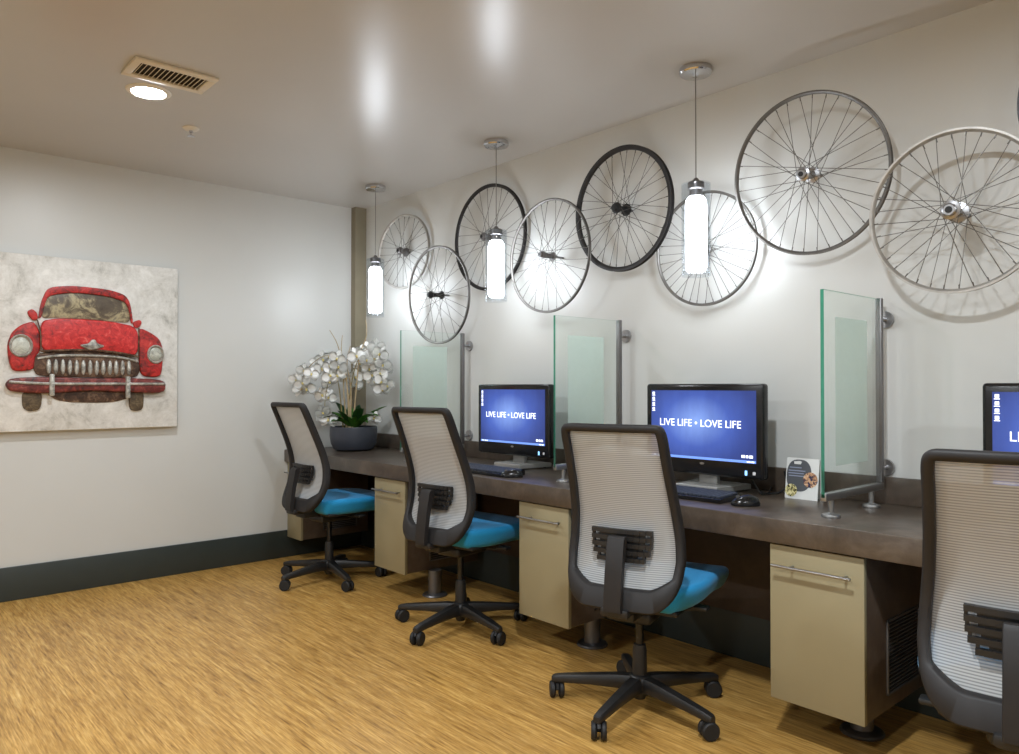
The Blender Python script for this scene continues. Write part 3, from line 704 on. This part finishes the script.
def make_monitor(label):
    m = thing('monitor', label, 'monitor', (2.70, 0, DESK_Z), 0, 'lit monitors on the desk')
    h = B(); box(h, (0, -.284, .068), (.045, .284, .447), .012, 3); box(h, (.04, -.2, .12), (.075, .2, .4), .016, 2)
    obj('housing', h, M['gloss'], m)
    sc = obj('screen', box(B(), (-.0015, -.254, .132), (.004, .254, .419)), M['screen'], m, False)
    t = textmesh('LIVE LIFE \u2022 LOVE LIFE', .043, .395); t.transform(Matrix.Translation((-.0022, .010, .281)))
    obj('caption', t, M['textw'], sc, False)
    for k in range(4):
        ic = B(); zc = .405-k*.0225; yc = .241
        box(ic, (-.0026, yc-.006, zc-.004), (-.0014, yc+.006, zc+.007), .001, 1)
        box(ic, (-.0026, yc-.008, zc-.009), (-.0014, yc+.008, zc-.0065))
        obj('desktop_icon', ic, M['textw'], sc)
    tb = B(); box(tb, (-.0022, -.253, .1325), (-.0014, .253, .1425))
    tbm = M.get('taskbar') or M.setdefault('taskbar', emit('taskbar_blue', (96, 128, 200), .9))
    obj('taskbar', tb, tbm, sc, False)
    tl = B()
    for y, w_ in ((.235, .006), (.215, .005), (.20, .005), (-.222, .008), (-.24, .006)): box(tl, (-.0027, y-w_, .135), (-.0018, y+w_, .140))
    obj('taskbar_icons', tl, M['textw'], sc, False)
    lg = B()
    for k, (a, b) in enumerate(((0, .016), (.02, .03), (.034, .05))): box(lg, (-.0026, -.19-b, .152), (-.0014, -.19-a, .163), .002, 1)
    obj('desktop_logo', lg, M['textw'], sc, False)
    bd = B(); lathe(bd, [(0, 0), (.011, 0), (.0105, .002), (0, .002)], 24, 0, Matrix.Translation((.0005, -.005, .116)) @ Matrix.Rotation(-PI/2, 4, 'Y') @ Matrix.Diagonal((.45, 1, 1, 1))); obj('brand_badge', bd, M['steel'], m)
    led = B(); box(led, (-.002, -.214, .083), (.002, -.204, .102), .001, 1); obj('power_light', led, M['led'], m)
    st = B(); box(st, (-.001, -.25, .086), (.002, -.238, .099), .001, 1); obj('sticker', st, M['sticker'], m)
    nk = B(); box(nk, (.05, -.045, .02), (.075, .045, .25), .006, 2); obj('stand_neck', nk, M['silver'], m)
    ft = B(); prism(ft, [(-.035, -.10), (.17, -.13), (.17, .13), (-.035, .10)], lambda a, b, d: (a, b, d), .006, .028, 0, .004); obj('stand_foot', ft, M['silver'], m)
    fp = B()
    for a, b in ((-.02, -.08), (.15, -.1), (.15, .1), (-.02, .08)): cyl(fp, (a, b, 0), (a, b, .006), .008, 10)
    obj('rubber_pad', fp, M['rubber'], m)
    return m
mon = make_monitor('larger lit blue monitor in front of the middle chair')
mon.location.y = 1.822
o = copy_tree(mon); o.location.y = 3.002; o['label'] = 'smaller-looking lit blue monitor behind the second chair, left of the second glass divider'
o = copy_tree(mon); o.location.y = .503; o['label'] = 'lit monitor cut off by the right edge, above the closest chair'
cb = B(); tube(cb, [(2.79, 1.66, .82), (2.80, 1.63, .77), (2.80, 1.60, .746), (2.86, 1.56, .746), (2.905, 1.55, .78), (2.90, 1.56, .83)], .004, 8); tube(cb, [(2.78, 1.64, .81), (2.76, 1.60, .77), (2.77, 1.585, .745), (2.85, 1.6, .745), (2.905, 1.62, .76)], .003, 8)
tag(obj('monitor_cable', cb, M['rubber']), 'black cables drooping behind the right end of the larger monitor', 'cable')

def make_keyboard(label):
    k = thing('keyboard', label, 'keyboard', (2.455, 0, DESK_Z), 0, 'computer keyboards on the desk')
    cs = B(); prism(cs, [(0, 0), (.15, 0), (.15, .026), (.02, .018), (0, .014)], lambda a, b, d: (a, d, b), -.215, .215, 0); bmesh.ops.bevel(cs, geom=[e for e in cs.edges if e.calc_length() > .3], offset=.003, segments=2, affect='EDGES')
    obj('case', cs, M['gloss'], k)
    ky = B()
    for r_ in range(6):
        x = .020+r_*.0205
        zt = .0175+(x-.02)*.06
        n = 20; off = (.0, .003, .006, .004, 0, 0)[r_]
        for j in range(n):
            y = .205-j*.0206-off*.2
            if r_ == 0 and 4 <= j <= 8:
                if j == 4: box(ky, (x, y-.099, zt), (x+.018, y, zt+.007), .001, 1)
                continue
            box(ky, (x, y-.0175, zt), (x+.018, y, zt+.007), .001, 1)
    obj('keys', ky, M['key'], k)
    return k
kb = make_keyboard('black keyboard in front of the larger monitor, beside the middle chair'); kb.location = (2.452, 1.79, DESK_Z)
o = copy_tree(kb); o.location = (2.385, 2.935, DESK_Z); o['label'] = 'black keyboard just right of the second chair, below the smaller-looking monitor'
o = copy_tree(kb); o.location = (2.42, .52, DESK_Z); o['label'] = 'black keyboard hidden behind the closest chair'
def make_mouse(label):
    m = thing('computer_mouse', label, 'mouse', (0, 0, DESK_Z), 0, 'computer mice on the desk')
    b = B(); t = B(); bmesh.ops.create_uvsphere(t, u_segments=24, v_segments=16, radius=1)
    for v_ in t.verts:
        v_.co.x *= .054; v_.co.y *= .031*(1-.12*math.cos(v_.co.x/.054*PI*.5+.6)); v_.co.z = max(v_.co.z, -.25)*.031*(1-.25*v_.co.x/.054)+.008
    merge(b, t); obj('shell', b, M['gloss'], m)
    b = B(); lathe(b, [(0, -.003), (.007, -.003), (.008, 0), (.007, .003), (0, .003)], 16, 0, Matrix.Translation((.028, 0, .031)) @ Matrix.Rotation(PI/2, 4, 'X')); obj('scroll_wheel', b, M['dsteel'], m)
    return m
ms = make_mouse('black mouse on the desk right of the keyboard at the larger monitor'); ms.location = (2.49, 1.49, DESK_Z); ms.rotation_euler[2] = math.radians(140)
o = copy_tree(ms); o.location = (2.425, 2.695, DESK_Z); o.rotation_euler[2] = math.radians(140); o['label'] = 'black mouse beside the keyboard right of the second chair'

# ------------------------------------------------------------------ small card
cd = thing('tent_card', 'small white leaflet card with grey badge and two round photos, beside the large glass divider', 'card', (2.79, 1.432, DESK_Z), math.radians(0))
f = lambda a, b, d: (b*.14-d, -a, b)          # a to the right in the picture, leaning back a little
bm = B(); prism(bm, [(-.066, 0), (.066, 0), (.066, .156), (-.066, .156)], f, -.0015, .0015); obj('front_leaf', bm, M['card'], cd, False)
bm = B(); prism(bm, [(-.066, 0), (.066, 0), (.066, .156), (-.066, .156)], lambda a, b, d: (.048-b*.14-d, -a, b), -.0015, .0015); obj('back_leaf', bm, M['card'], cd, False)
ov = [(-.013+.05*math.copysign(abs(math.cos(2*PI*k/40))**.75, math.cos(2*PI*k/40)), .09+.061*math.copysign(abs(math.sin(2*PI*k/40))**.85, math.sin(2*PI*k/40))) for k in range(40)]
bm = B(); prism(bm, ov, f, .0014, .0022); bg = obj('badge', bm, M['badge'], cd, False)
bm = B(); prism(bm, [(-.034, .133), (-.008, .133), (-.004, .143), (-.012, .146), (-.036, .143)], f, .002, .0027)
obj('badge_logo', bm, M['card'], bg, False)
bm = B()
for z, a0, a1 in ((.118, -.052, -.004), (.106, -.056, .012), (.096, -.056, .006), (.086, -.054, .010)): prism(bm, [(a0, z), (a1, z), (a1, z+.0035), (a0, z+.0035)], f, .002, .0026)
obj('badge_lines', bm, M['badgetxt'], bg, False)
bm = B(); prism(bm, [(-.041+.024*math.cos(2*PI*k/28), .032+.024*math.sin(2*PI*k/28)) for k in range(28)], f, .0021, .003); obj('photo_disc', bm, M['photoa'], cd, False)
bm = B(); prism(bm, [(.034+.029*math.cos(2*PI*k/28), .076+.029*math.sin(2*PI*k/28)) for k in range(28)], f, .0021, .003); obj('photo_disc', bm, M['photob'], cd, False)

# ------------------------------------------------------------------ orchid
oc = thing('potted_orchid', 'white potted orchid in a dark bowl on the desk by the corner', 'orchid', (2.655, 4.565, DESK_Z))
O0 = Vector(oc.location)
bm = B(); lathe(bm, [(0, 0), (.11, 0), (.135, .012), (.153, .05), (.16, .1), (.159, .158), (.155, .162), (.148, .158), (.147, .12), (0, .12)], 48); obj('bowl', bm, M['pot'], oc)
bm = B(); lathe(bm, [(.147, .125), (.1, .142), (0, .148)], 32)
for v_ in bm.verts: v_.co.z += random.uniform(-.006, .006)
obj('moss', bm, M['soil'], oc)
def leaf(ang, L, w_, up, droop, mat):
    bm = B(); rows = []
    for i in range(9):
        t = i/8; r_ = .015+L*t; z = .135+up*t-droop*t*t
        hw = w_*math.sin(PI*min(.97, .12+.86*t))**.8
        rows.append([bm.verts.new((r_, s_*hw, z+abs(s_)*hw*.45)) for s_ in (-1, -.5, 0, .5, 1)])
    for a, b in zip(rows, rows[1:]):
        for k in range(4): bm.faces.new((a[k], b[k], b[k+1], a[k+1]))
    bmesh.ops.solidify(bm, geom=bm.faces[:], thickness=.003)
    o = obj('leaf', bm, M[mat], oc, ang=60); o.rotation_euler = (0, 0, ang)
for k in range(16):
    leaf(k*2.4+random.uniform(-.2, .2), random.uniform(.13, .22), random.uniform(.026, .038), random.uniform(.17, .27), random.uniform(.06, .18), 'leaf' if k % 3 else 'leafdk')
def rel_pts(p): return [Vector(q)-O0 for q in p]
stems = [[(2.601, 4.575, 0.88), (2.59, 4.581, 1.113), (2.58, 4.587, 1.265), (2.553, 4.61, 1.359), (2.492, 4.664, 1.382), (2.423, 4.727, 1.324), (2.354, 4.76, 1.206)],
 [(2.609, 4.567, 0.88), (2.617, 4.557, 1.089), (2.641, 4.532, 1.288), (2.684, 4.492, 1.406), (2.736, 4.445, 1.429), (2.789, 4.399, 1.324), (2.808, 4.385, 1.171)],
 [(2.588, 4.586, 0.88), (2.564, 4.604, 1.171), (2.537, 4.626, 1.277), (2.511, 4.65, 1.206), (2.495, 4.667, 1.089), (2.491, 4.672, 0.949)]]
for sp in stems: obj('stem', tube(B(), rel_pts(sp), .004, 8, .0022), M['stem'], oc)
twigs = [[(2.627, 4.551, .88), (2.612, 4.561, 1.113), (2.58, 4.587, 1.324), (2.553, 4.609, 1.464), (2.513, 4.643, 1.558)],
 [(2.635, 4.543, .88), (2.651, 4.526, 1.148), (2.667, 4.508, 1.382), (2.701, 4.476, 1.523), (2.695, 4.479, 1.628)],
 [(2.618, 4.559, .88), (2.603, 4.568, 1.206), (2.575, 4.59, 1.406), (2.578, 4.585, 1.523)],
 [(2.62, 4.552, .88), (2.625, 4.55, 1.15), (2.60, 4.56, 1.33), (2.62, 4.55, 1.45)],
 [(2.61, 4.57, .88), (2.59, 4.58, 1.1), (2.585, 4.575, 1.2), (2.6, 4.57, 1.27)]]
for tw in twigs: obj('twig', tube(B(), rel_pts(tw), .0055, 7, .002), M['twig'], oc)
def flower_mesh():
    bm = B()
    def petal(ang, L, w_, z0, bend):
        rows = []
        for i in range(7):
            t = i/6; r_ = .003+L*t; hw = w_*math.sin(PI*min(.94, .1+.84*t))**.7
            rows.append([bm.verts.new(Matrix.Rotation(ang, 3, 'Z') @ Vector((r_, s_*hw, z0+bend*t*t+abs(s_)*hw*.25))) for s_ in (-1, -.5, 0, .5, 1)])
        for a, b in zip(rows, rows[1:]):
            for k in range(4): bm.faces.new((a[k], b[k], b[k+1], a[k+1])).material_index = 0
    for a in (0, PI): petal(a+.12 if a == 0 else a-.12, .046, .029, .002, -.006)
    for a in (PI/2, PI/2+2.25, PI/2-2.25): petal(a, .044, .016, -.002, -.01)
    bmesh.ops.solidify(bm, geom=bm.faces[:], thickness=.0012)
    t = B(); bmesh.ops.create_uvsphere(t, u_segments=10, v_segments=8, radius=1); merge(bm, t, 1, Matrix.Translation((0, -.004, .008)) @ Matrix.Diagonal((.006, .009, .008, 1)))
    me = bpy.data.meshes.new('flower'); bm.to_mesh(me); bm.free(); me.materials.append(M['petal']); me.materials.append(M['lip'])
    me.polygons.foreach_set('use_smooth', [True]*len(me.polygons)); return me
fme = flower_mesh()
flowers = [(2.312, 4.73, 1.218), (2.33, 4.679, 1.2), (2.383, 4.71, 1.16), (2.343, 4.68, 1.281), (2.373, 4.63, 1.257), (2.353, 4.739, 1.16), (2.479, 4.762, 1.337), (2.503, 4.709, 1.36), (2.53, 4.675, 1.372), (2.516, 4.542, 1.362), (2.469, 4.669, 1.297), (2.487, 4.583, 1.31), (2.518, 4.527, 1.304), (2.467, 4.557, 1.25), (2.516, 4.542, 1.25), (2.609, 4.649, 1.278), (2.538, 4.688, 1.207), (2.501, 4.716, 1.118), (2.533, 4.686, 1.103), (2.445, 4.603, 1.001), (2.485, 4.6, 0.951), (2.488, 4.682, 0.954), (2.616, 4.591, 1.23), (2.672, 4.574, 1.24), (2.68, 4.575, 1.193), (2.596, 4.433, 1.378), (2.68, 4.497, 1.406), (2.722, 4.477, 1.432), (2.739, 4.417, 1.44), (2.657, 4.404, 1.353), (2.728, 4.42, 1.369), (2.716, 4.327, 1.39), (2.702, 4.567, 1.335), (2.743, 4.512, 1.299), (2.749, 4.422, 1.312), (2.753, 4.352, 1.322), (2.762, 4.508, 1.252), (2.769, 4.411, 1.265), (2.831, 4.438, 1.287), (2.773, 4.482, 1.207), (2.772, 4.392, 1.206), (2.788, 4.353, 1.181), (2.782, 4.408, 1.157), (2.726, 4.416, 0.962)]
for p in flowers:
    o = bpy.data.objects.new('flower', fme); COL.objects.link(o); o.parent = oc; o.location = Vector(p)-O0
    d = Vector((-.55+random.uniform(-.5, .5), -.75+random.uniform(-.5, .4), random.uniform(-.35, .35))).normalized()
    o.rotation_euler = (d.to_track_quat('Z', 'Y').to_matrix() @ Matrix.Rotation(random.uniform(-.6, .6), 3, 'Z')).to_euler()
    k = random.uniform(1.0, 1.3); o.scale = (k, k, k)

# ------------------------------------------------------------------ camera, world, output
cam = bpy.data.cameras.new('camera'); co = bpy.data.objects.new('camera', cam); COL.objects.link(co)
cam.sensor_width = 36; cam.lens = 756.83/1019*36; cam.clip_start = .02
co.location = (0, 0, 1.1775); co.rotation_euler = (math.radians(90+.6805), 0, math.radians(-41.81))
S.camera = co
w = bpy.data.worlds.new('world'); S.world = w; w.use_nodes = True
w.node_tree.nodes['Background'].inputs[0].default_value = (.5, .48, .45, 1); w.node_tree.nodes['Background'].inputs[1].default_value = .3
S.view_settings.view_transform = 'Standard'; S.view_settings.look = 'None'; S.view_settings.gamma = 1; S.view_settings.use_curve_mapping = False
S.view_settings.exposure = 0.68
S.cycles.use_denoising = True
S.cycles.max_bounces = 10; S.cycles.diffuse_bounces = 6; S.cycles.transparent_max_bounces = 24
S.cycles.sample_clamp_indirect = 6
S.cycles.caustics_reflective = False; S.cycles.caustics_refractive = False
